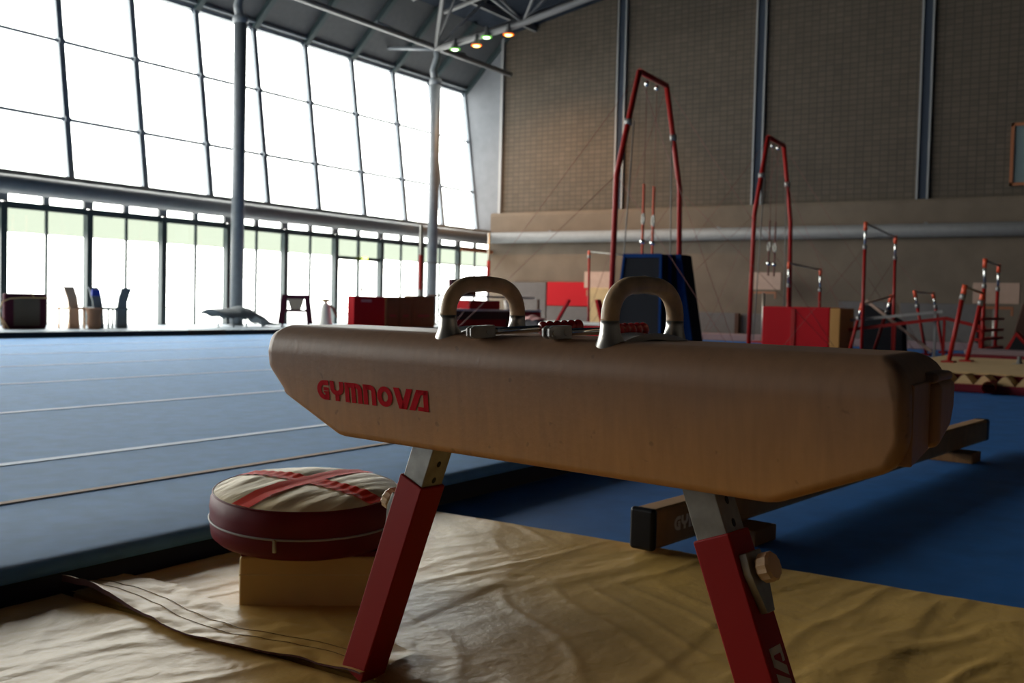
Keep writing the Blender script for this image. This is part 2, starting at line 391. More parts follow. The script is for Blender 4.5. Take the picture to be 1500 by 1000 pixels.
def truss(x, label):
    t = empty('roof_truss',(x,19.6,8.75),0,label,'truss')
    L = 33.; up = .19
    MB().tube([(0,0,0),(0,-3,.35),(0,-L,.35+(L-3)*up)], .10, 12).build('bottom_chord', M['truss'], t)
    def tz(y): return roofz(19.6+y)-8.75-.25
    for sx in (-.8,.8): MB().tube([(sx,.3,tz(.3)),(sx,-L,tz(-L))], .07, 10).build('top_chord', M['truss'], t)
    def bz(y): return .35*min(1,-y/3)+max(0,-y-3)*up
    y=0; i=0
    web = []
    while y > -28:
        yb, yt = y, y-1.6
        for sx in (-.8,.8):
            m_ = MB().tube([(0,yb,bz(yb)),(sx,yt,tz(yt))], .045, 8); web.append(m_)
            m_ = MB().tube([(sx,yt,tz(yt)),(0,yb-3.2,bz(yb-3.2))], .045, 8); web.append(m_)
        m_ = MB().tube([(-.8,yt,tz(yt)),(.8,yt,tz(yt))], .045, 8); web.append(m_)
        y -= 3.2
    for m_ in web: m_.build('web_strut', M['truss'], t)
    for sx in (-1,1):
        MB().tube([(0,0,0),(sx*2.2,.5,.35)],.06,10).build('side_brace', M['steel_white'], t)
        MB().tube([(0,0,0),(sx*3.5,-3.2,tz(-3.2))],.07,10).build('fan_strut', M['truss'], t)
    MB().tube([(0,0,0),(0,1.9,.25)],.06,10).build('wall_strut', M['steel_white'], t)
    return t
truss(17.4,'grey tubular roof truss springing from the nearer column')
truss(25.2,'grey tubular roof truss springing from the column near the far wall, lamps below')
for x,l_ in ((9.4,'grey tubular roof truss above the left half of the carpet'),(1.4,'grey tubular roof truss above the pommel horse'),(-6.6,'grey tubular roof truss at the back of the hall')): truss(x,l_)
for k in range(9):
    y = 19.0-3.6*k
    o = MB().bar((-10,y,roofz(y)-.12),(XE,y,roofz(y)-.12),.10,.2).build('purlin', M['truss'])
    tag(o,'dark purlin running the length of the roof','beam','purlins under the roof')
LP = [((25.1,18.78,8.64),'green','greenish-white hanging roof lamp nearest the column'),((25.1,17.98,8.66),'orange','orange hanging roof lamp between two greenish ones'),
      ((25.1,17.62,8.86),'green','greenish-white hanging roof lamp next to the end orange one'),((25.1,16.84,8.84),'orange','orange hanging roof lamp farthest right of the four')]
for (x,y,z),c,lab in LP:
    t = empty('ceiling_lamp',(x,y,z),0,lab,'lamp','four hanging lamps on the roof truss')
    MB().lathe([(.15,-.02),(.15,.0),(.09,.10),(.05,.18),(.05,.3)],24).build('lamp_housing', M['truss'], t)
    MB().lathe([(.01,-.055),(.07,-.05),(.105,-.03),(.02,-.025)],24).build('lamp_bulb', M['lamp_'+c], t)
    MB().lathe([(.09,-.022),(.155,-.026),(.158,-.005),(.02,-.002)],24).build('lamp_reflector', M['rim_'+c], t)  # ring emits the coloured glow around the bulb instead of reflecting it

for (x,y,z),c,lab in LP:
    l=bpy.data.lights.new('lamp_light','SPOT'); l.spot_size=math.radians(105); l.spot_blend=.9; l.energy=520 if c=='orange' else 120; l.color=(1,.50,.16) if c=='orange' else (1,.95,.85); l.shadow_soft_size=.14
    o=bpy.data.objects.new('lamp_light',l); COL.objects.link(o); o.location=(x,y,z-.12); o.rotation_euler=(0,math.radians(-34),0)
# ------------------------------------------------------------------ spring floor with carpet
sf = empty('spring_floor',(0,0,0),0,'large spring floor covered in light blue carpet with pale seam strips','gymnastics floor')
def carpet(u,v):
    x=-3+u*19.6; y=2.93+v*(17.1-2.93); return (x,y,.15)
c = MB().box(-3,2.95,.0,16.8,17.08,.115).build('foam_base', M['foam_navy'], sf)
prof = [(2.915,.10),(2.905,.112),(2.908,.127),(2.925,.143),(2.96,.150)]
m_ = MB(); ys = prof+[(y,.150+.0015*math.sin(y*3)) for y in [3.5+i*.6 for i in range(23)]]+[(17.12,.15),(17.15,.12)]
m_.grid(lambda u,v:(-3.05+u*19.9, ys[min(int(round(v*(len(ys)-1))),len(ys)-1)][0], ys[min(int(round(v*(len(ys)-1))),len(ys)-1)][1]), 20, len(ys)-1)
m_.build('carpet', M['carpet'], sf)
for y,w_,mm in ((4.67,.068,'velcro'),(6.66,.068,'velcro'),(8.72,.055,'velcro'),(10.75,.055,'velcro'),(12.8,.055,'velcro'),(14.85,.055,'velcro'),(3.82,.040,'tape')):
    MB().box(-3,y-w_/2,.1508,16.7,y+w_/2,.1545).build('tape_strip' if mm=='tape' else 'seam_strip', M[mm], sf)

# ------------------------------------------------------------------ landing mats
def wrin(x,y,s=0.):
    h = 0
    q = noise.noise(V((x*1.1+s,y*1.1,0)))
    wx = x+.05*noise.noise(V((x*2.2,y*2.2,s+4))); wy = y+.06*noise.noise(V((x*2.,y*2.,s+9)))
    # sharp thin folds along two directions
    a = wx*.97-wy*.22; b = wx*.22+wy*.97
    n1 = noise.noise(V((a*.9+s, b*7.0, 3.1))); h += .0042*math.exp(-(n1/.15)**2)*max(.15,min(1,.5+q*2))
    a2 = wx*.60+wy*.80; b2 = -wx*.80+wy*.60
    n2 = noise.noise(V((a2*1.0+s, b2*8., 7.7))); h += .0040*math.exp(-(n2/.14)**2)*max(0,min(1,.35-q*2.2))
    n3 = noise.noise(V((a*4.+s, b*14., 2.7))); h += .0022*math.exp(-(n3/.16)**2)*max(0,min(1,.4+q*2))
    h += .007*noise.noise(V((x*2.2+s,y*2.2,1.)))
    # straight panel creases: a small step along each fold
    for yc,x0_,x1_ in ((1.09,1.9,3.5),(1.84,2.1,3.4),(.58,1.9,3.5)):
        if x0_<x<x1_:
            d_=(y-yc-.05*(x-2.7))/.009; f_=min(1,(x-x0_)/.15,(x1_-x)/.15)
            h += f_*(.0028/(1+math.exp(max(-30,min(30,-d_*2))))-.0028*max(0,min(1,(y-yc)/.35+.0)) if d_>-12 and y<yc+.35 else 0)
    return h
def landing_mat(name, x0,x1,y0,y1, top, seed, label, res=.013):
    t = empty(name,((x0+x1)/2,(y0+y1)/2,0),0,label,'landing mat')
    cx,cy=(x0+x1)/2,(y0+y1)/2
    nx=int((x1-x0)/res); ny=int((y1-y0)/res)
    def fn(u,v):
        x=x0+u*(x1-x0); y=y0+v*(y1-y0)
        e=min(x-x0,x1-x,y-y0,y1-y); 
        z=top-.008+wrin(x,y,seed)
        # dent around the feet of the horse and under the stack
        if e<.03: z=top-.004+(z-top)*e/.03-.012*(1-e/.03)**2
        return (x-cx,y-cy,z)
    m_=MB().grid(fn,nx,ny); o=m_.build('mat_cover', M['pu_yellow'], t, recalc=False)
    MB().box(x0-cx+.004,y0-cy+.004,.0,x1-cx-.004,y1-cy-.004,top-.022).build('mat_side', M['pu_yellow'], t)
    return t
m1 = landing_mat('landing_mat', -.9,1.87,-1.6,2.87,.062,0.,'cream vinyl landing mat at the bottom left of the picture, before the seam')
m2 = landing_mat('landing_mat', 1.90,3.60,-1.6,2.87,.062,11.,'cream vinyl landing mat under the pommel horse, its far edge beside the low beam')
# flap along the joint (part of the far mat), its brown edge lifting near the spring floor
def flap(u,v):
    y = 2.84-u*1.22; lift = .045*math.exp(-((u-.03)/.15)**2)+.012*math.exp(-((u-.98)/.06)**2)
    x0_ = 1.845+.03*math.sin(u*9)-.02*u - .0*lift
    x = x0_+v*.22
    z = .070+lift*(1-v)**2*(.75+.25*math.cos(v*8)) + .004*noise.noise(V((x*16,y*12,2))) + .006*abs(noise.noise(V((y*9,v*3,4))))
    return (x-2.75,y-.635,z)
MB().grid(flap,140,24).build('seam_flap', M['pu_yellow'], m2, recalc=False)
def edge(u,v):
    q = flap(u,0); return (q[0]+.002, q[1], q[2]-.001 - v*min(.005+.016*math.exp(-(u/.25)**2),(q[2]-.052)*.8))
MB().grid(edge,70,2).build('flap_edge', M['seam_brown'], m2, recalc=False)
st=[]
for off in (.07,.115): st.append(off)
for off in st:
    pts=[]
    for i in range(60):
        q=flap(i/59*.97, off/.22); pts.append((q[0],q[1],q[2]+.0012))
    MB().tube(pts,.0009,5).build('stitching', M['carton'], m2)

# ------------------------------------------------------------------ pommel horse
HX,HY = 1.82712, 1.08299
HA = math.atan2(-.992171,-.124887)
horse = empty('pommel_horse',(HX,HY,0),HA,'brown suede pommel horse with two handles standing on red legs','pommel horse')
ZT, ZB = CZ-.066, CZ-.318
def body():
    prof = [(-.53,ZB),(-.755,CZ-.222),(-.80,CZ-.175),(-.80,ZT),(.777,ZT),(.777,CZ-.20),(.757,CZ-.238),(.555,ZB)]
    me = bpy.data.meshes.new('body'); b = bmesh.new()
    def hw(z): return .140+(z-ZB)/(ZT-ZB)*.032
    near=[b.verts.new((u,-hw(z),z)) for u,z in prof]; far=[b.verts.new((u-(.045 if u>.7 else 0),hw(z),z)) for u,z in prof]
    n=len(prof); b.faces.new(near[::-1]); b.faces.new(far)
    for i in range(n): b.faces.new((near[i],near[(i+1)%n],far[(i+1)%n],far[i]))
    bmesh.ops.recalc_face_normals(b, faces=b.faces)
    bw = b.edges.layers.float.new('bevel_weight_edge')
    for e in b.edges:
        z0,z1=e.verts[0].co.z,e.verts[1].co.z; u0,u1=e.verts[0].co.x,e.verts[1].co.x
        across = abs(e.verts[0].co.y-e.verts[1].co.y)>.1
        top = z0>ZT-.01 and z1>ZT-.01
        endv = (abs(u0)>.74 and abs(u1)>.74) and not across and u0*u1>0
        if top and across: w=.8
        elif top: w=1.
        elif endv: w=(.33 if (u0>0 and e.verts[0].co.y<0) else .65)
        elif across and abs(u0)>.7: w=.3
        elif across: w=.25
        else: w=.22
        e[bw]=w
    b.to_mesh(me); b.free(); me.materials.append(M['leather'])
    for p_ in me.polygons: p_.use_smooth=True
    o=bpy.data.objects.new('body',me); COL.objects.link(o); o.parent=horse
    md=o.modifiers.new('bevel','BEVEL'); md.limit_method='WEIGHT'; md.width=.085; md.segments=8; md.harden_normals=True
    return o
bd = body()
# wrapped leather at the end: flat tongue and the fold that rolls around it
ED=V((-.045,.34,0)).normalized(); EN=V((.34,.045,0)).normalized()   # the end is slightly skewed
EO=V((.777,-.17,0))
def endp(w,t,z): q=EO+ED*w+EN*t; return (q.x,q.y,z)
def end_piece(poly,t0,t1,name,bev):
    m_=MB(); n=len(poly)
    vs=[endp(w,t0,z) for w,z in poly]+[endp(w,t1,z) for w,z in poly]
    m_.add(vs,[list(range(n))[::-1],list(range(n,2*n))]+[(i,(i+1)%n,n+(i+1)%n,n+i) for i in range(n)])
    return m_.build(name, M['leather'], horse, bevel=bev, seg=4)
end_piece([(.040,CZ-.232),(.163,CZ-.218),(.163,CZ-.108),(.040,CZ-.108)],-.02,.003,'end_tongue',.003)
end_piece([(.165,CZ-.219),(.27,CZ-.190),(.295,CZ-.16),(.30,CZ-.108),(.165,CZ-.108)],-.03,.018,'end_fold',.014)
end_piece([(.15,CZ-.112),(.30,CZ-.112),(.29,CZ-.095),(.165,CZ-.095)],-.04,.014,'top_fold',.008)

# ---- lettering: strokes with a thickness, cap height 1
def arc(cx,cy,rx,ry,a0,a1,n=10): return [(cx+rx*math.cos(math.radians(a0+(a1-a0)*i/n)), cy+ry*math.sin(math.radians(a0+(a1-a0)*i/n))) for i in range(n+1)]
W=.25
G = {
 'G':(.74,[([(.72,.875)]+arc(.46,.5,.335,.375,90,270,14)+[(.60,.125)],W),([(.60,0),(.60,.40)],.24),([(.40,.56),(.72,.56)],.16),([(.40,.40),(.72,.40)],.10)]),
 'Y':(.80,[([(.12,1),(.12,.72)]+arc(.40,.66,.28,.26,180,360,10)+[(.68,.72),(.68,1)],W),([(.40,.33),(.40,0)],W)]),
 'M':(1.0,[([(.13,0),(.13,1)],W),([(.13,.875),(.66,.875)],W),([(.60,.875)]+arc(.66,.66,.215,.215,90,0,6)+[(.875,0)],W),([(.505,.8),(.505,0)],W)]),
 'N':(.72,[([(.13,0),(.13,1)],W),([(.13,.875),(.36,.875)],W),([(.30,.875)]+arc(.38,.66,.215,.215,90,0,6)+[(.595,0)],W)]),
 'O':(.84,[(arc(.42,.5,.295,.375,0,360,24),W)]),
 'V':(.71,[([(.15,1),(.42,0)],W),([(.50,0),(.86,1)],W)]),
 'A':(1.03,[([(.16,0),(.60,1)],W),([(.5,.89),(1.0,.89)],.22),([(.90,1),(.90,0)],W),([(.48,.10),(.9,.10)],.20)]),
}
KERN={}
def word(txt, sx, h, fn, mname, name, parent, gap=.075):
    m_=MB(); x=0
    for ch in txt:
        wd, strokes = G[ch]
        for li,(pts,w_) in enumerate(strokes):
            P=[]
            for a_,b_ in zip(pts[:-1],pts[1:]):
                k=max(1,int(math.hypot(b_[0]-a_[0],b_[1]-a_[1])/.2))
                P+=[(a_[0]+(b_[0]-a_[0])*i/k,a_[1]+(b_[1]-a_[1])*i/k) for i in range(k)]
            P.append(pts[-1])
            closed = math.hypot(pts[0][0]-pts[-1][0],pts[0][1]-pts[-1][1])<1e-6
            Lq=[];Rq=[]
            for i,q in enumerate(P):
                if closed:
                    p0=P[i-1] if i>0 else P[-2]; p1=P[i+1] if i<len(P)-1 else P[1]
                else: p0=P[max(i-1,0)]; p1=P[min(i+1,len(P)-1)]
                tx,ty=p1[0]-p0[0],p1[1]-p0[1]; l=math.hypot(tx,ty) or 1; nx,ny=-ty/l*w_/2,tx/l*w_/2
                diag = ch in 'VA' and abs(tx)/l>.1 and abs(ty)/l>.1
                if diag: nx,ny=-.16,0    # slanted stems cut horizontally
                Lq.append((q[0]+nx,q[1]+ny)); Rq.append((q[0]-nx,q[1]-ny))
            for i in range(len(P)-1):
                quad=[Lq[i],Rq[i],Rq[i+1],Lq[i+1]]
                m_.add([fn((x+qx)*sx*h, qy*h) for qx,qy in quad],[(0,1,2,3)])
        x+=wd+gap+KERN.get(ch,0)
    return m_.build(name, M[mname], parent, recalc=False), x*sx*h
def side_v(z): return -(.140+(z-ZB)/(ZT-ZB)*.032)-.0012
LU0,LZ0,LH=-.590,CZ-.2345,.0455
def onbody(x,y): z=LZ0+y; return (LU0+x, side_v(z), z)
tot=sum(G[c][0]+.075+KERN.get(c,0) for c in 'GYMNOVA')
word('GYMNOVA', .372/(tot*LH), LH, onbody, 'logo_red','logo', horse)

# ---- legs
TOPU, TOPZ = .365, CZ-.352
for s_ in (-1,1):
    def P(z): return V((s_*(TOPU+.39*(TOPZ-z)),0,z))
    leg = MB().bar(P(CZ-.416),P(.062),.078,.078,up=(0,1,0)).build('leg_sleeve', M['red_paint'], horse, bevel=.004, seg=3)
    MB().bar(P(CZ-.29),P(CZ-.44),.066,.066,up=(0,1,0)).build('inner_leg', M['zinc'], leg, bevel=.003)
    # keyhole slots on the outward face of the steel post
    dirv=(P(.3)-P(.6)).normalized(); outn=V((s_*1.,0,0)) ; outn=(outn-dirv*outn.dot(dirv)).normalized()
    sgn = 1
    face=V((1,0,0)); face=(face-dirv*face.dot(dirv)).normalized()
    for dz in (.363,.402):
        c_=P(CZ-dz)+face*.0332
        MB().prism([(.006*math.cos(a*PI/5),.008*math.sin(a*PI/5)) for a in range(10)],c_,(0,1,0),dirv,face,.0006).build('slot', M['black'], leg)
    # clamp plate and knob on the outer face
    c_=P(CZ-(.497 if s_>0 else .515))+outn*.039
    MB().prism([(-.028,-.045),(.028,-.045),(.032,-.01),(.014,.065),(-.014,.065),(-.032,-.01)],c_,(0,1,0),dirv,outn,.016).build('clamp_plate', M['zinc'], leg, bevel=.002)
    kb=MB(); n_=24
    def ring(r,d): return [c_+outn*d+(V((0,1,0))*math.cos(2*PI*i/n_)+dirv*math.sin(2*PI*i/n_))*r*(1+(.05 if i%2 else -.02)) - dirv*.012 for i in range(n_)]
    rs=[(.012,.014),(.012,.020),(.022,.022),(.026,.027),(.026,.044),(.022,.049),(.006,.050)]
    vs=[]; 
    for r_,d_ in rs: vs+=ring(r_,d_)
    fs=[(i*n_+k,i*n_+(k+1)%n_,(i+1)*n_+(k+1)%n_,(i+1)*n_+k) for i in range(len(rs)-1) for k in range(n_)]; fs.append([(len(rs)-1)*n_+k for k in range(n_)])
    kb.add(vs,fs).build('knob', M['knob'], leg)
    if s_>0:
        fc = dirv*-1
        start = P(.015)
        def onleg(x,y): 
            q=P(.05)+(P(.5)-P(.05)).normalized()*x + face*.0398
            return (q.x, .022-y, q.z)
        word('GYMNOVA', .345/(tot*.044), .044, onleg, 'logo_white','leg_logo', leg)
# chain bolt hint: tie block under the body
for s_ in (-1,1):
    MB().box(s_*.36-.055,-.05,ZB-.012,s_*.36+.055,.05,ZB+.01).build('leg_socket', M['zinc'], horse, bevel=.003)

# ---- pommels
def pommel(u0):
    po = bpy.data.objects.new('pommel', None)
    w,zj,zt = .114, CZ-.0285, CZ+.0395   # leg half distance, joint height, arch centre line top
    r=.0175
    # arch centre line with generous corner curves
    arch=[]
    arch.append((u0,-w,zj)); 
    n=14
    rx,rz=.085,zt-zj-.003
    for i in range(n+1):
        a=PI-PI/2*i/n; ca,sa=math.cos(a),math.sin(a)
        ca=-abs(ca)**.86; sa=sa**.92
        arch.append((u0,-w+rx+rx*ca, zj+.003+rz*sa))
    arch.append((u0,0,zt+.0022))
    right=[(a_[0],-a_[1],a_[2]) for a_ in arch[:-1]][::-1]
    pts=arch+right
    g=MB().tube(pts,r,20,sx=1.0); go=g.build('pommel_grip', M['wood_grip'])
    # cast base: two flared feet joined by a dished saddle strip
    f=MB()
    for s_ in (-1,1):
        prof=[(0,.0176,.0176,0.),(-.010,.0178,.018,0.),(-.024,.019,.020,.0015),(-.036,.022,.024,.003),(-.047,.027,.030,.005),(-.057,.031,.036,.006)]
        n_=28; vs=[]
        for dz,rv,ru,sh in prof:
            for k in range(n_):
                a=2*PI*k/n_; vv=math.cos(a); 
                inward = (vv*s_<0)
                k_ = 1.0+ (1.1*max(0,(-dz-.02)/.03) if inward else .0)
                vs.append((u0+ru*math.sin(a), s_*w + rv*vv*k_ - 0*sh*s_, zj+dz - (0.004 if not inward else 0)*max(0,(-dz-.03)/.02)))
        fs=[(i*n_+k,i*n_+(k+1)%n_,(i+1)*n_+(k+1)%n_,(i+1)*n_+k) for i in range(len(prof)-1) for k in range(n_)]
        fs.append([k for k in range(n_)]); fs.append([(len(prof)-1)*n_+k for k in range(n_)])
        f.add(vs,fs,True)
    def sad(u,v):
        y=-.112+v*.224; c_=1-(y/.112)**2
        width=.033-.006*c_
        zz=CZ-.0700+.0135*c_ + .005*abs(u*2-1)**2
        return (u0+(u*2-1)*width, y, zz)
    f.grid(sad,8,24)
    def sad2(u,v): q=sad(u,v); return (q[0],q[1],q[2]-.012)
    f.grid(sad2,8,24)
    for uu in (0,1):
        f.grid(lambda a_,b_:(lambda q:(q[0],q[1],q[2]-.012*a_))(sad(uu,b_)),1,24)
    fo=f.build('pommel_base', M['alu'])
    return go,fo
root=None
for i,u0 in enumerate((-.209,.209)):
    go,fo=pommel(u0)
    fo.parent=horse; go.parent=fo
    MB().tube([(u0,s2*.1140,CZ-.0280) if k==0 else (u0,s2*.1140,CZ-.0292) for s2 in (1,) for k in range(2)], .0180, 20).build('joint_ring', M['gunmetal'], fo)
    MB().tube([(u0,-.1140,CZ-.0280),(u0,-.1140,CZ-.0292)], .0180, 20).build('joint_ring', M['gunmetal'], fo)

# ---- two loose tensioner handles on the horse
def to_world(u,v,z):
    c_,s_=math.cos(HA),math.sin(HA); return V((HX+u*c_-v*s_, HY+u*s_+v*c_, z))
def tensioner(S0,E0_,label):
    a=to_world(*S0); b=to_world(*E0_); dxy=b-a; rz=math.atan2(dxy.y,dxy.x); L=dxy.length; pitch=math.asin(dxy.z/L)
    t=empty('tensioner_handle',a,rz,label,'tensioner','loose tensioner handles on the horse'); K=.85; t.rotation_euler=(0,-pitch,rz)
    m_=MB()
    # clevis: solid block with two cheeks and a notch
    m_.box(-.004,-.0135,-.013,.030,.0135,.013)
    for s_ in (-1,1):
        poly=[(0,-.013),(-.015,-.013),(-.024,-.008),(-.024,.008),(-.015,.013),(0,.013)]
        m_.prism(poly,(0,-.0135 if s_<0 else .0055,0),(1,0,0),(0,0,1),(0,1,0),.008)
    m_.build('clevis', M['gunmetal'], t, bevel=.002)
    MB().tube([(-.012,-.0155,0),(-.012,.0155,0)],.0052,14).build('clevis_pin', M['gunmetal'], t)
    MB().tube([(-.020,0,0),(-.004,0,0)],.0055,14).build('screw_socket', M['black'], t)
    MB().tube([(.016,-.0148,.0),(.016,-.0130,.0)],.006,14).build('rivet', M['gunmetal'], t)
    MB().tube([(.028,0,0),(L-.01,0,0)],.0075,16).build('rod', M['chrome'], t)
    # beaded grip
    pts=[];rr=[]; g0=L*.60; n=60; nb=6
    for i in range(n+1):
        q=i/n; pts.append((g0+(L+.01-g0)*q,0,0)); rr.append(.0105+.0050*abs(math.sin(q*PI*nb))**.7)
    rr[0]=rr[-1]=.008
    MB().tube(pts,rr,20).build('beaded_grip', M['bead_red'], t)
    return t
tensioner((-.095,-.140,CZ-.060),(-.000,.065,CZ-.0465),'steel tensioner rod with red beaded grip beside the left pommel')
tensioner((.090,-.125,CZ-.0545),(.150,.085,CZ-.048),'steel tensioner rod with red beaded grip reaching behind the right pommel')

# ------------------------------------------------------------------ wedge and mushroom trainer
wd = empty('foam_block',(2.09,2.325,.050),math.radians(-51.6),'cream vinyl foam block with burgundy top under the round mushroom trainer','foam block')
MB().box(0,0,0,.44,.36,.155).build('block_body', M['pu_wedge'], wd, bevel=.008, seg=3)
MB().box(.003,.003,.154,.437,.357,.172).build('block_top', M['burgundy'], wd, bevel=.004)
MB().box(.0,-.0015,.098,.44,.0,.102).build('seam_line', M['canvas'], wd)
ms = empty('mushroom_trainer',(2.335,2.29,.236),0,'round burgundy mushroom trainer with cream top and red cross','mushroom trainer')
rm=.289
prof=[(.02,-.006),(rm*.9,-.006),(rm-.015,.0),(rm+.004,.018),(rm+.008,.05),(rm+.006,.075),(rm+.008,.10),(rm+.004,.128),(rm-.006,.145)]
vs=[]; 
m_=MB(); n_=96
for r_,z_ in prof:
    for k in range(n_):
        a=2*PI*k/n_; rr=r_+.003*noise.noise(V((math.cos(a)*3,math.sin(a)*3,z_*12))); m_.v.append(V((rr*math.cos(a),rr*math.sin(a),z_)))
for i in range(len(prof)-1):
    for k in range(n_): m_.f.append([i*n_+k,i*n_+(k+1)%n_,(i+1)*n_+(k+1)%n_,(i+1)*n_+k]); m_.sm.append(True)
m_.f.append([k for k in range(n_)]); m_.sm.append(False)
m_.build('side_cover', M['burgundy'], ms)
ms.rotation_mode='AXIS_ANGLE'; ms.rotation_axis_angle=(math.radians(-3.6),-.70,.71,0)
# domed top, quilted into four cushions by the cross
CA=math.radians(-88)   # cross direction of one strip
def cross_coord(x,y): return (x*math.cos(CA)+y*math.sin(CA), -x*math.sin(CA)+y*math.cos(CA))
def topz(x,y):
    r=math.hypot(x,y)/rm; a,b=cross_coord(x,y)
    z=.145+.024*(1-r**3)
    gr=.008*math.exp(-(abs(b)-.030)**2/.0002*.5)*0
    puff=.006*min(1,abs(b)/.06)*min(1,abs(a)/.06)*(1-r**6)
    fold=.006*noise.noise(V((a*26,b*5,1)))*(1 if r<.96 else .3)*(min(1,abs(b)/.05))
    return z+puff+fold*.9
def top(u,v):
    r=v*rm*.995; a=2*PI*u; x,y=r*math.cos(a),r*math.sin(a)
    return (x,y,topz(x,y))
MB().grid(top,120,34).build('top_cover', M['canvas'], ms)
MB().tube([( (rm-.002)*math.cos(2*PI*k/72),(rm-.002)*math.sin(2*PI*k/72),(.1455)) for k in range(72)],.0025,8,closed=True).build('piping', M['burgundy'], ms)
for k_ in range(2):
    def strip(u,v):
        s_=(u*2-1)*rm*.985; w_=(v*2-1)*.036
        if k_: s_,w_=w_,s_
        x=s_*math.cos(CA)-w_*math.sin(CA); y=s_*math.sin(CA)+w_*math.cos(CA)
        return (x,y,topz(x,y)+.0035+.0012*math.sin(s_*160 if not k_ else w_*160)+(.0012 if k_ else 0))
    MB().grid(strip,60 if not k_ else 6,6 if not k_ else 60).build('cross_strip', M['cross_red'], ms)
MB().tube([( (rm+.0085)*math.cos(2*PI*k/90),(rm+.0085)*math.sin(2*PI*k/90),.066) for k in range(90)],.0035,8,closed=True).build('zip_line', M['zip'], ms)
az=math.radians(207)
MB().box(-.004,-.004,-.038,.004,.004,.0).build('zip_pull', M['chrome'], ms, off=((rm+.013)*math.cos(az),(rm+.013)*math.sin(az),.068))

# ------------------------------------------------------------------ low practice beam
ba=math.atan2(-.47,4.62)
bm_=empty('balance_beam',(3.45,1.665,0),ba,'low brown suede balance beam with black end cap on the blue floor','balance beam')
MB().box(.02,-.05,.068,4.62,.05,.222).build('beam_body', M['beam_suede'], bm_, bevel=.018, seg=4)
MB().box(0,-.054,.066,.035,.054,.226).build('end_cap', M['black'], bm_, bevel=.016, seg=5)
MB().box(4.60,-.052,.066,4.68,.052,.224).build('end_cap', M['black'], bm_, bevel=.02, seg=4)
for x in (.62,3.8): MB().box(x,-.17,0,x+.20,.17,.068).build('foot_block', M['block_wood'], bm_, bevel=.006)
word('GYMNOVA', .42/(tot*.055), .055, lambda x,y:(.16+x,-.0508,.120+y),'logo_tan','logo',bm_)

# ------------------------------------------------------------------ ring frames
def ring_frame(x0,y0,k,base,label,cat='ring frame'):
    t=empty('ring_frame',(x0,y0,base),0,label,cat)
    q=lambda x,z:(x*k,0,z*k-(base if False else 0))
    r=.055
    # outline: foot, knee, top corner
    L=[(-1.05,0),( -.93,3.5),(-.08,5.66)]; Rr=[(2.25,0),(2.03,3.55),(1.22,5.62)]
    for P_ in (L,Rr):
        MB().tube([q(*P_[0]),q(*P_[1]),q(*P_[2])],r,12).build('frame_leg', M['red_frame'], t)
    MB().tube([q(-.08,5.66),q(1.22,5.62)],r,12).build('top_bar', M['red_frame'], t)
    for P_ in (L,Rr): MB().box(P_[0][0]*k-.15,-.2,-.02,P_[0][0]*k+.15,.2,.04).build('foot_plate', M['red_frame'], t)
    for P_ in (L,Rr):
        a,b=P_[1],P_[2]; c_=(a[0]+(b[0]-a[0])*.5,a[1]+(b[1]-a[1])*.5)
        MB().lathe([(.075,-.06),(.075,.06)],14,c=q(*c_)).build('collar', M['gunmetal'], t)
    # guy cables
    for sy in (-1,1):
        MB().tube([q(-.08,5.6),(-2.4*k,sy*3.2*k,0)],.005,5).build('guy_cable', M['cable_red'], t)
        MB().tube([q(1.22,5.6),(3.4*k,sy*3.2*k,0)],.005,5).build('guy_cable', M['cable_red'], t)
        MB().tube([q(-.93,3.5),(-2.4*k,sy*3.2*k,0)],.005,5).build('guy_cable', M['cable_red'], t)
        MB().tube([q(2.03,3.5),(3.4*k,sy*3.2*k,0)],.005,5).build('guy_cable', M['cable_red'], t)
    # inner ropes
    for (xa,xb) in ((-.25,-.72),(1.55,1.72)):
        MB().tube([q(xa,4.65),q(xb,.2)],.014,6).build('rope', M['cable_grey'], t)
    for xa in (.28,.75):
        MB().lathe([(.035,-.05),(.05,0),(.035,.05)],12,c=q(xa,5.48)).build('swivel', M['chrome'], t)
        MB().tube([q(xa,5.5),q(xa,3.45)],.006,5).build('ring_cable', M['cable_red'], t)
        MB().box(xa*k-.035,-.012,2.85*k,xa*k+.035,.012,3.45*k).build('strap', M['orange'], t)
        rg=MB().tube([(xa*k+.0*math.cos(2*PI*i/24)+.075*math.sin(2*PI*i/24)*1.0,.075*math.sin(2*PI*i/24)*.8,2.74*k+.115*math.cos(2*PI*i/24)) for i in range(24)],.019,8,closed=True); rg.build('ring', M['zinc'], t)
        MB().box(xa*k-.035,-.012,1.95*k,xa*k+.035,.012,2.64*k).build('strap', M['orange'], t)
        MB().lathe([(.01,-.06),(.05,-.035),(.06,0),(.05,.035),(.01,.06)],14,c=q(xa,2.28)).build('buckle', M['chrome'], t)
    return t
ring_frame(18.68,9.3,1.0,.02,'tall red ring frame with two hanging rings in front of the dark crash mats')
rf2=ring_frame(25.05,8.86,.93,.02,'tall red ring frame standing farther back near the red padded box')
for c_ in rf2.children:
    if c_.name.startswith('strap'): c_.data.materials.clear(); c_.data.materials.append(M['cable_red'])

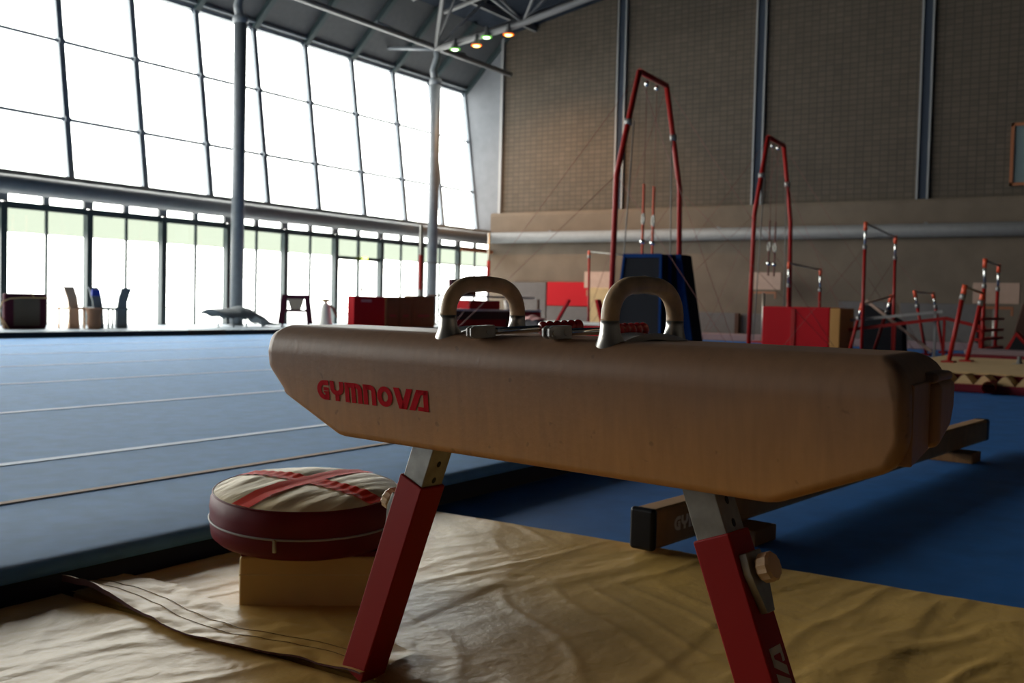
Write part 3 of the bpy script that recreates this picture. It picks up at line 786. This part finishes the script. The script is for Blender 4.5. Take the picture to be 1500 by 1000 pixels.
# standing crash mats
def crash(x,y0,y1,ytop0,ytop1,xt,label,depth=.32,h=1.94,base=.0):
    t=empty('crash_mat',(x,(y0+y1)/2,base),0,label,'crash mat','crash mats stood on edge')
    cy=(y0+y1)/2
    c=[(0,y1-cy,0),(depth,y1-cy,0),(depth,y0-cy,0),(0,y0-cy,0),(xt,ytop1-cy,h),(xt+depth,ytop1-cy,h),(xt+depth,ytop0-cy,h),(xt,ytop0-cy,h)]
    MB().hexa(c).build('mat_body', M['mat_black'], t, bevel=.02)
    def L(a,b,zf): return V(a).lerp(V(b),zf)
    for i,j in ((0,4),(3,7)):
        a,b=V(c[i]),V(c[j]); MB().bar(a+V((-.01,0,0)),b+V((-.01,0,0)),.045,.04,up=(1,0,0)).build('blue_border', M['mat_blue'], t)
    MB().bar(V(c[4])+V((-.01,0,-.03)),V(c[7])+V((-.01,0,-.03)),.03,.07).build('blue_border', M['mat_blue'], t)
    return t
crash(17.0,7.93,8.90,7.98,8.72,.05,'dark grey crash mat with blue edges stood upright in front of the ring frame')
t=empty('crash_mat',(17.42,7.76,.0),0,'narrow blue crash mat leaning beside the dark upright one','crash mat','crash mats stood on edge')
c=[(0,.34,0),(.5,.34,0),(.5,-.34,0),(0,-.34,0),(0,.30,1.95),(.5,.30,1.95),(.5,.0,1.95),(0,.0,1.95)]
MB().hexa(c).build('mat_body', M['mat_black'], t, bevel=.02)
MB().hexa([(-.03,.33,.0),(0,.33,0),(0,.16,0),(-.03,.16,0),(-.03,.30,1.95),(0,.30,1.95),(0,.17,1.95),(-.03,.17,1.95)]).build('blue_border', M['mat_blue'], t)
MB().hexa([(-.03,-.10,.0),(0,-.10,0),(0,-.35,0),(-.03,-.35,0),(-.03,.09,1.95),(0,.09,1.95),(0,-.01,1.95),(-.03,-.01,1.95)]).build('blue_border', M['mat_blue'], t)

# ------------------------------------------------------------------ bars of the right side
def post(m_list, parent, foot, topp, r=.035, sleeve=True, cap=True, chrome_frac=.22, mark=False):
    f,tp=V(foot),V(topp); d_=(tp-f)
    a=f+d_*(1-chrome_frac)
    pp=MB().tube([f,a],r,12).build('post', M['red_frame'], parent)
    MB().tube([a-d_.normalized()*.05,tp],r*.75,12).build('inner_tube', M['chrome'], pp)
    MB().tube([a-d_.normalized()*.06,a+d_.normalized()*.03],r*1.25,12).build('collar', M['gunmetal'], pp)
    MB().tube([tp-d_.normalized()*.14,tp+d_.normalized()*.03],r*1.1,12).build('red_cap', M['orange'], pp)
    MB().box(f.x-.14,f.y-.09,f.z-.02,f.x+.14,f.y+.09,f.z+.03).build('foot_plate', M['red_frame'], pp)
def bars(name,label,cat,P0,P1,wires=(),frac=.22,bar_mat='zinc',extra=None):
    t=empty(name,(0,0,0),0,label,cat)
    x,y,z=P0[0]; t.location=(x,y,z); off=V((x,y,z))
    a0,a1=V(P0[0])-off,V(P0[1])-off; b0,b1=V(P1[0])-off,V(P1[1])-off
    post(None,t,a0,a1,chrome_frac=frac); post(None,t,b0,b1,chrome_frac=frac)
    MB().tube([a1,b1],.02,10).build('crossbar', M[bar_mat], t)
    for w0,w1 in wires: MB().tube([V(w0)-off,V(w1)-off],.004,5).build('guy_cable', M['cable_red'], t)
    return t
G0=.12
bars('high_bar','tallest red and chrome bar frame in front of the far wall duct','horizontal bar',((21.7,5.55,.02),(21.7,5.56,2.8)),((24.3,5.52,.02),(24.3,5.55,2.69)),
     wires=[((21.7,5.56,2.3),(21.9,7.3,.15)),((24.3,5.55,2.2),(24.2,3.9,.15)),((21.7,5.56,2.3),(23,4.6,.15)),((24.3,5.55,2.2),(23,6.4,.15))],frac=.17)
bars('uneven_bar','red bar frame with chrome tops rising behind the red padded box','horizontal bar',((24,7.87,.02),(24,7.9,2.09)),((26.2,7.78,.02),(26.2,7.8,2.02)),
     wires=[((26.2,7.8,1.8),(26.4,6.4,.15))],frac=.25)
bars('parallel_bar','low red bar frame with outward sloping posts right of the tallest frame','horizontal bar',((25,4.93,.02),(25,5.24,1.47)),((27,4.93,.02),(27,5.22,1.47)),frac=.22)
bars('parallel_bar','red bar frame with leaning posts just behind the yellow pit edge','horizontal bar',((17.0,3.02,.22),(17.0,2.83,1.40)),((17.6,2.86,.22),(17.6,2.66,1.31)),frac=.12)
dd=bars('uneven_bar','upright red bar frame beside the beige board at the right edge','horizontal bar',((21.4,3.21,.02),(21.4,3.22,2.02)),((23.8,3.32,.02),(23.8,3.31,2.02)),frac=.24)
for z in (.25,.45,.62,.85): MB().box(-.2,-.02,z,2.6,.12,z+.05).build('cross_brace', M['red_frame'], dd)
bars('parallel_bar','red bar with chrome sleeves slanting between the posts of the tallest frame','horizontal bar',((22,5.9,.02),(22,5.65,1.13)),((23.5,5.76,.02),(23.5,5.41,1.33)),frac=.25,bar_mat='board')
o=MB().bar((23,6.30,.55),(23,4.18,.88),.07,.07).bar((23,4.18,.88),(23,3.4,.70),.07,.07).build('support_rail', M['red_frame']); tag(o,'long red rail sloping across behind the bar frames','rail')
for y,z in ((6.2,.55),(5.2,.72),(4.2,.85),(3.5,.7)): MB().bar((23,y,.0),(23,y,z),.05,.05).build('rail_leg', M['red_frame'], o)
o=MB().bar((23.1,6.45,.75),(23.1,4.25,1.02),.05,.06).build('support_rail', M['gunmetal']); tag(o,'grey rail sloping just above the long red rail','rail')
for y,z in ((6.3,.75),(4.4,1.0)): MB().bar((23.1,y,.0),(23.1,y,z),.05,.05).build('rail_leg', M['gunmetal'], o)
o=MB().bar((23.4,5.93,1.23),(23.4,4.5,.14),.05,.06).build('wooden_pole', M['board']); tag(o,'beige wooden pole leaning diagonally between the bar frames','pole')
# bar frame on the left of the near ring frame
bars('high_bar','thin orange-red bar frame left of the near ring frame','horizontal bar',((26,14.4,.02),(26,14.45,2.52)),((26.0,12.9,.02),(26.0,12.95,2.38)),frac=.05)

# boards on posts
def board(x,y0,y1,z0,z1,label,stem_x=None):
    t=empty('padded_board',(x,(y0+y1)/2,.0),0,label,'board','beige boards on posts along the far wall'); h=(y1-y0)/2
    MB().box(-.03,-h,z0,.05,h,z1).build('board_panel', M['board'], t, bevel=.01)
    MB().bar((-.08,-h*.72,z0-.09),(-.08,h*.72,z0-.09),.06,.06).build('bracket', M['brownframe'], t)
    for s_ in (-1,1): MB().bar((-.08,s_*h*.72,z0-.26),(-.08,s_*h*.72,z0-.06),.05,.05).build('bracket_arm', M['brownframe'], t)
    MB().tube([(-.08,0,0),(-.08,0,z0-.1)],.045,12).build('stand', M['zinc'], t)
    MB().box(-.3,-.3,0,.2,.3,.05).build('stand_base', M['red_frame'], t)
    return t
board(28.9,9.72,10.68,1.55,2.05,'pale beige board above an orange bracket behind the red padded box')
board(28.9,15.15,16.2,1.53,2.05,'pale beige board above an orange bracket near the red and grey wall pads')
board(24.6,2.98,3.92,1.22,1.68,'pale beige board on a post at the right edge before the dark recess')

# red padded box with amber end
t=empty('padded_box',(22.3,7.15,.0),0,'large red padded box with an amber end panel below the far bar frame','padded box')
MB().box(-.0,-.75,.0,1.1,.76,1.05).build('box_body', M['red_far'], t, bevel=.03)
MB().box(-.02,-.98,.0,1.1,-.76,1.04).build('amber_panel', M['amber'], t, bevel=.02)
MB().box(-.03,-.0,.0,.02,.10,1.0).build('box_fold', M['red_paint'], t, bevel=.01)
o=MB().box(21.5,8.0,0,21.9,8.35,.2).build('red_pad', M['red_paint'], bevel=.03); tag(o,'small dark red pad at the foot of the farther ring frame','pad')

# wall pads
def pad(name,x,y0,y1,z0,z1,m,label,th=.12):
    o=MB().box(-th,-(y1-y0)/2,z0,0,(y1-y0)/2,z1).build(name,M[m],bevel=.02); o.location=(x,(y0+y1)/2,0); return tag(o,label,'wall pad','pads along the far wall')
pad('wall_pad',29.84,18.16,19.6,0,1.72,'grey_pad','dark grey wall pad left of the red wall pad')
pad('wall_pad',29.84,16.5,18.12,.93,1.73,'red_far','bright red wall pad seen between the two pommels')
pad('wall_pad',29.84,16.5,18.12,0,.91,'grey_pad','dark grey wall pad directly below the bright red wall pad')
pad('wall_pad',29.84,11.35,13.4,.0,.85,'grey_pad','grey wall pad between the blue crash mat and the farther ring frame')
pad('wall_pad',29.84,9.9,11.2,.0,.84,'grey_pad','grey wall pad just left of the red padded box')
pad('wall_pad',29.84,6.9,8.3,0,1.27,'grey_pad','taller grey wall pad right of the red padded box')
pad('wall_pad',29.84,4.6,6.6,0,1.25,'grey_pad','taller grey wall pad behind the sloping rails')
o=MB().box(29.0,4.4,0,29.6,13.6,.22).build('floor_pad', M['mauve'], bevel=.03); tag(o,'long pale mauve pad lying at the foot of the far wall','floor pad')
o=MB().box(29.55,11.22,.2,29.7,11.34,.84).build('upright_strut', M['shelf_wood']); tag(o,'dark brown upright strut between grey wall pads','post')
# dark brown block put in for the shaded recess at the right
t=empty('mat_stack',(26.5,2.2,0),0,'tall dark brown mat stack at the right edge under the beige board','mat stack')
MB().prism([(-1.6,0),(1.25,0),(.95,1.25),(.5,1.38),(-1.6,1.38)],(0,0,0),(0,1,0),(0,0,1),(1,0,0),1.2).build('stack_body', M['shelf_wood'], t, bevel=.03)
t=empty('mat_stack',(25.2,5.92,0),0,'dark folded mat behind the tallest bar frame','mat stack')
MB().prism([(-.45,0),(.5,0),(.62,1.15),(.3,1.1),(-.4,.75)],(0,0,0),(0,1,0),(0,0,1),(1,0,0),.4).build('stack_body', M['mat_black'], t, bevel=.03)
t=empty('small_tent',(21.0,2.58,.27),0,'small red and black triangular wedge at the right edge','wedge')
MB().prism([(-.35,0),(.22,0),(.0,.40)],(0,0,0),(0,1,0),(0,0,1),(1,0,0),.5).build('wedge_cover', M['red_paint'], t)
MB().prism([(-.28,0.01),(.14,0.01),(-.0,.32)],(-.01,0,0),(0,1,0),(0,0,1),(1,0,0),.02).build('wedge_front', M['mat_black'], t)

# pit surround
pit=empty('foam_pit',(13.8,0,0),0,'foam pit with yellow zigzag foam and a dark red edge at the far right','foam pit')
MB().box(0,-8,0,.55,3.6,.105).build('pit_edge', M['burgundy'], pit, bevel=.02)
MB().box(.50,-8,0,.56,3.6,.20).build('pit_board', M['burgundy'], pit)
MB().box(.56,-8,0,7.2,3.6,.225).build('pit_floor', M['foam'], pit, bevel=.02)
for i in range(32):
    y=3.45-i*.235
    MB().prism([(-.117,0),(-.10,.02),(-.03,.105),(0,.118),(.03,.105),(.10,.02),(.117,0)],(.04,y,.10),(0,1,0),(0,0,1),(1,0,0),.56).build('foam_ridge', M['foam'], pit)
MB().tube([(-.16,1.96,.085),(.3,1.96,.085)],.075,18,caps=False).build('edge_roll', M['red_frame'], pit)
o=MB().box(19.3,-2,.20,19.8,3.4,.27).build('edge_board', M['burgundy'], bevel=.02); tag(o,'dark red edge board crossing behind the yellow pit foam','board')
o=MB().box(20.0,-2,.20,20.9,3.3,.34).build('floor_pad', M['mauve'], bevel=.03); tag(o,'pale mauve pad on the pit surround behind the dark red edge board','floor pad')
o=MB().box(21.2,4.5,.0,21.5,8.2,.14).build('floor_pad', M['mat_blue'], bevel=.02); tag(o,'low dark blue pad in front of the tallest bar frame','floor pad')
t=empty('floor_anchor',(17.6,2.1,.20),0,'small dark metal anchor standing on the yellow pit surround','anchor')
MB().lathe([(.18,0),(.18,.02),(.04,.03),(.03,.14)],14).build('anchor_plate', M['gunmetal'], t)

# left part of the far side: slanted red bars, low pads, pink cloth
o=MB().bar((20,11.98,.45),(20,11.6,1.08),.05,.09,up=(1,0,0)).bar((20,12.0,.0),(20,11.98,.47),.05,.09,up=(1,0,0)).build('slanted_bar', M['red_far']); tag(o,'slanting red bar in front of the grey wall pads, left of the right pommel','bar')
o=MB().bar((20,10.78,.0),(20,10.80,.5),.05,.16,up=(1,0,0)).bar((20,10.68,.48),(20,10.86,1.10),.06,.2,up=(1,0,0)).build('slanted_bar', M['red_far']); tag(o,'thick leaning red bar just left of the right pommel','bar')
o=MB().box(21.4,11.4,.0,22.2,13.8,.50).build('padded_bench', M['red_far'],bevel=.03); tag(o,'low red bench pad with white top beside the slanting red bar','bench')
MB().box(21.35,11.35,.50,22.25,13.85,.56).build('bench_top', M['white'], o)
o=MB().box(27,13.9,.0,27.3,14.95,1.50).build('cream_cabinet', M['foam'],bevel=.02); tag(o,'cream panel standing behind the thin orange-red bar frame','panel')
o=MB().grid(lambda u,v:(20.6+(v-.5)*.5, 12.95+(u-.5)*.62, .60+.10*math.sin(u*PI)*math.sin(v*PI)+.015*math.sin(u*17)),24,8).build('pink_cloth', M['pink']); tag(o,'crumpled pale pink cloth before the dark grey wall pads','cloth')
o2=MB().box(20.45,12.7,0,20.75,13.2,.60).build('low_stand', M['grey_pad'],bevel=.02); tag(o2,'low dark stand under the crumpled pink cloth','stand')

# ------------------------------------------------------------------ rack, boxes and posts in the middle distance
t=empty('storage_rack',(19.5,15.0,0),0,'long storage rack with white middle shelf and red panels seen through the left pommel','rack')
MB().box(-.3,-.3,1.10,3.95,.0,1.14).build('shelf_top', M['shelf_wood'], t)
MB().box(-.3,-.34,1.12,3.95,-.3,1.15).build('shelf_rim', M['white'], t)
MB().box(.12,-.34,.76,4.3,.0,.81).build('shelf_middle', M['white'], t)
MB().box(.12,-.3,.55,4.3,-.1,.76).build('shelf_side', M['shelf_wood'], t)
MB().box(.12,-.32,.0,2.6,-.1,.55).build('red_panel', M['red_far'], t)
MB().box(2.62,-.32,.0,3.5,.25,.55).build('brown_panel', M['carton'], t)
MB().box(3.52,-.32,.0,4.3,.25,.74).build('red_panel', M['red_far'], t)
for x in (.02,4.2): MB().box(x,-.3,0,x+.05,-.25,1.1).build('rack_leg', M['shelf_wood'], t)
o=MB().box(20.55,14.75,.81,21.9,15.2,1.03).build('red_box', M['red_far'],bevel=.02); tag(o,'low red box on the middle shelf of the storage rack','box')
o=MB().box(19.85,14.8,1.14,20.9,14.9,1.53).build('display_panel', M['chair_dark'],bevel=.01); tag(o,'dark panel standing on top of the storage rack against the windows','panel')
MB().box(19.9,14.79,1.17,20.85,14.8,1.50).build('panel_face', M['carton'], o)
o=MB().lathe([(.09,0),(.12,.24),(.11,.24),(.08,.02)],20,c=(22.35,14.8,.811)).build('white_cup', M['white']); tag(o,'white cup on the middle shelf of the storage rack','cup')
o=MB().box(22.65,14.8,.811,23.1,15.1,.99).build('black_box', M['mat_black'],bevel=.02); tag(o,'black box on the rack shelf right of the white cup','box')
# cartons and red crate on the ledge
t=empty('red_crate',(19.45,17.55,.259),0,'bright red covered crate left of the brown cartons by the windows','crate')
MB().box(0,0,0,1.2,.25,.81).build('crate_body', M['red_far'], t, bevel=.03)
MB().box(.25,-.004,.66,.65,.001,.72).build('printed_mark', M['pink'], t)
for i,(x,w_,h_) in enumerate(((20.72,.5,.815),(21.26,.48,.82),(21.78,1.0,.86))):
    t=empty('carton',(x,17.55,.259),0,['brown carton touching the red crate','middle brown carton of the row by the windows','widest brown carton of the row behind the left pommel post'][i],'carton','brown cartons by the windows')
    MB().box(0,0,0,w_,.3,h_).build('carton_body', M['carton'], t, bevel=.01)
    MB().box(w_*.25,-.004,.28,w_*.75,.001,.34).build('printed_mark', M['carton_ink'], t)
t=empty('training_bar',(23.3,18.5,.259),0,'pair of tall thin pole uprights with red sleeves joined by a thin bar','bar stand')
for x in (0,3.45):
    pp=MB().tube([(x,0,0),(x,0,2.92)],.045,12).build('upright', M['zinc'], t)
    MB().tube([(x,0,1.05),(x,0,2.05)],.055,12).build('red_sleeve', M['red_frame'], pp)
MB().tube([(0,0,1.85),(3.45,0,1.85)],.015,8).build('crossbar', M['cable_grey'], t)
o=MB().box(27.95,20.40,2.70,29.75,20.50,2.80).build('curtain_rail', M['brownframe']); tag(o,'short brown rail across the top of the last windows','rail')

# ------------------------------------------------------------------ things on the ledge under the windows
ZL=.259
def chair(name,x,y,rz,m_frame,m_panel,label,h=.84):
    t=empty(name,(x,y,ZL),rz,label,'chair','chairs under the windows')
    # front faces -y; backrest leans
    def B(z): return .20+ (z-.42)*.18
    fr=MB()
    for s_ in (-1,1):
        fr.hexa([(s_*.255-.055,B(.42),.10),(s_*.255+.055,B(.42),.10),(s_*.255+.055,B(.42)+.04,.10),(s_*.255-.055,B(.42)+.04,.10),
                 (s_*.195-.05,B(h),h),(s_*.195+.05,B(h),h),(s_*.195+.05,B(h)+.035,h),(s_*.195-.05,B(h)+.035,h)])
    fr.hexa([(-.24,B(h-.1),h-.1),(.24,B(h-.1),h-.1),(.24,B(h-.1)+.035,h-.1),(-.24,B(h-.1)+.035,h-.1),(-.235,B(h),h),(.235,B(h),h),(.235,B(h)+.035,h),(-.235,B(h)+.035,h)])
    fr.build('backrest_frame', M[m_frame], t, bevel=.008)
    MB().hexa([(-.09,B(.44),.44),(.09,B(.44),.44),(.09,B(.44)+.02,.44),(-.09,B(.44)+.02,.44),(-.15,B(h-.1),h-.1),(.15,B(h-.1),h-.1),(.15,B(h-.1)+.02,h-.1),(-.15,B(h-.1)+.02,h-.1)]).build('backrest_panel', M[m_panel], t)
    MB().box(-.25,-.22,.38,.25,.24,.44).build('seat', M[m_frame], t, bevel=.015)
    for sx in (-1,1):
        for sy in (-1,1): MB().bar((sx*.22,sy*.19,.39),(sx*.235,sy*.22,0),.035,.035).build('leg', M[m_frame], t)
    return t
chair('chair',17.95,18.1,math.radians(135),'chair_dark','chair_beige','dark chair with beige back panel against the windows, left of the white jug',h=.80).scale=(1.35,1.2,1)
# stacked side-on chairs
def side_chair(x,m,label,flip,blue=False,wid=.24):
    t=empty('chair',(x,18.6,ZL),0,label,'chair','chairs under the windows')
    s_=-1 if flip else 1
    pts=[];pr=[]
    a=[(0,.0),(.03,.30),(.00,.55),(-.08,.78),(-.10,.84),(.12,.84),(.20,.62),(.24,.35),(.26,0)] 
    poly=[(s_*px_,pz) for px_,pz in a]
    MB().prism(poly,(0,0,0),(1,0,0),(0,0,1),(0,1,0),.05).build('backrest', M[m], t, bevel=.008)
    MB().box(min(0,s_*.38),-.05,.38,max(0,s_*.38),.4,.43).build('seat', M[m], t, bevel=.01)
    for q in (.02,.35):
        for yy in (0,.36): MB().bar((s_*q,yy,.38),(s_*q*1.03,yy,0),.03,.03).build('leg', M[m], t)
    if blue: MB().box(-.07,-.07,.66,.12,-.01,.80).build('blue_towel', M['blue_cap'], t, bevel=.02)
    return t
side_chair(12.2,'peach','pale peach chair seen from the side below the first thick mullion',False)
side_chair(12.75,'chair_grey','dark grey chair with a blue cloth on its back, seen side-on',False,True)
side_chair(13.56,'chair_grey','grey chair seen side-on, back to back with the darker one',True)
t=empty('wicker_basket',(12.5,18.2,ZL),0,'small brown basket standing between the peach and grey chairs','basket')
MB().lathe([(.11,0),(.14,.12),(.12,.25),(.16,.40),(.15,.42),(.10,.40)],20).build('basket_body', M['tan_basket'], t)
t=empty('framed_trolley',(11.3,18.6,ZL),0,'burgundy framed trolley with grey centre panel in the lower left windows','trolley')
MB().box(-.42,0,.0,.44,.12,.68).build('trolley_frame', M['chair_dark'], t, bevel=.04)
MB().box(-.25,-.02,.06,.28,.005,.58).build('centre_panel', M['concrete'], t, bevel=.01)
MB().tube([(-.44,-.03,.02),(-.52,-.03,.20),(-.55,-.03,.36),(-.48,-.03,.52),(-.34,-.03,.58),(-.1,-.04,.60),(.44,-.03,.60)],.013,8).build('cord', M['foam'], t)
MB().tube([(.05,-.03,.72),(.16,-.03,.6)],.012,8).build('cord', M['foam'], t)
MB().tube([(-.5,-.03,.22),(-.36,-.03,.0)],.012,8).build('cord', M['foam'], t)
# dark draped cover with thin legs
t=empty('draped_cover',(16.6,18.7,ZL),0,'dark drooping cover over a low frame beside the nearer column','cover')
sil=[(-.75,.42),(-.4,.44),(-.1,.45),(.08,.50),(.3,.46),(.55,.33),(.8,.16),(1.15,.08),(1.35,.03)]
low=[(-.75,.30),(-.4,.24),(-.1,.20),(.08,.19),(.3,.24),(.55,.22),(.8,.10),(1.15,.03),(1.35,.0)]
def drape(u,v):
    k=u*(len(sil)-1); i=min(int(k),len(sil)-2); f_=k-i
    x=sil[i][0]*(1-f_)+sil[i+1][0]*f_; zt=sil[i][1]*(1-f_)+sil[i+1][1]*f_; zb=low[i][1]*(1-f_)+low[i+1][1]*f_
    a=v*PI; zz=zb+(zt-zb)*math.sin(a)+.02*math.sin(u*40)*(1-math.sin(a))
    return (x,.35*-math.cos(a),zz)
MB().grid(drape,48,12).build('cover_cloth', M['chair_grey'], t)
for x in (-.6,-.15,.25,.75): MB().tube([(x,-.1,.0),(x+.05,0,.3 if x<.5 else .14)],.018,8).build('frame_leg', M['chair_grey'], t)
t=empty('plastic_jug',(19.2,18.3,ZL),0,'translucent white jug with yellow ring left of the red crate','jug')
MB().lathe([(.17,0),(.17,.04),(.12,.5),(.08,.58),(.07,.6)],20).build('jug_body', M['white'], t)
MB().lathe([(.10,.64),(.12,.66),(.12,.69),(.10,.71)],20).build('yellow_ring', M['foam'], t)
MB().lathe([(.05,.58),(.05,.72)],14).build('jug_neck', M['white'], t)
MB().tube([(.1,0,.55),(.25,0,.5),(.42,0,.25)],.035,8).build('jug_handle', M['shelf_wood'], t)

# window on the far wall at the right edge
f=MB(); y0,y1,z0,z1=2.2,4.0,4.4,6.05
f.box(29.92,y1-.08,z0,30.0,y1,z1).box(29.92,y0,z0,30.0,y0+.08,z1).box(29.92,y0,z0,30.0,y1,z0+.08).box(29.92,y0,z1-.08,30.0,y1,z1)
fo=struct(f.build('window_120', M['brownframe']))
MB().box(29.97,y0+.08,z0+.08,29.99,y1-.08,z1-.08).build('window_pane', M['greypane'], fo)

# ------------------------------------------------------------------ light
w_=bpy.data.worlds.new('world'); S.world=w_; w_.use_nodes=True
bg=w_.node_tree.nodes['Background']; bg.inputs[0].default_value=(1.0,.965,.92,1); bg.inputs[1].default_value=6.8
def portal(x,y,z,sx,sz,tilt):
    l=bpy.data.lights.new('window_portal','AREA'); l.shape='RECTANGLE'; l.size=sx; l.size_y=sz; l.cycles.is_portal=True
    o=bpy.data.objects.new('window_portal',l); COL.objects.link(o); o.location=(x,y,z); o.rotation_euler=(math.radians(-90)+tilt,0,0); return o
portal(11,YF+.15,1.85,38,3.2,0)
portal(11,21.85,6.0,38,5.2,0)
S.view_settings.view_transform='Standard'; S.view_settings.look='None'; S.view_settings.gamma=1; S.view_settings.exposure=0.45
S.cycles.max_bounces=8; S.cycles.diffuse_bounces=5; S.cycles.transparent_max_bounces=16
S.cycles.sample_clamp_indirect=6
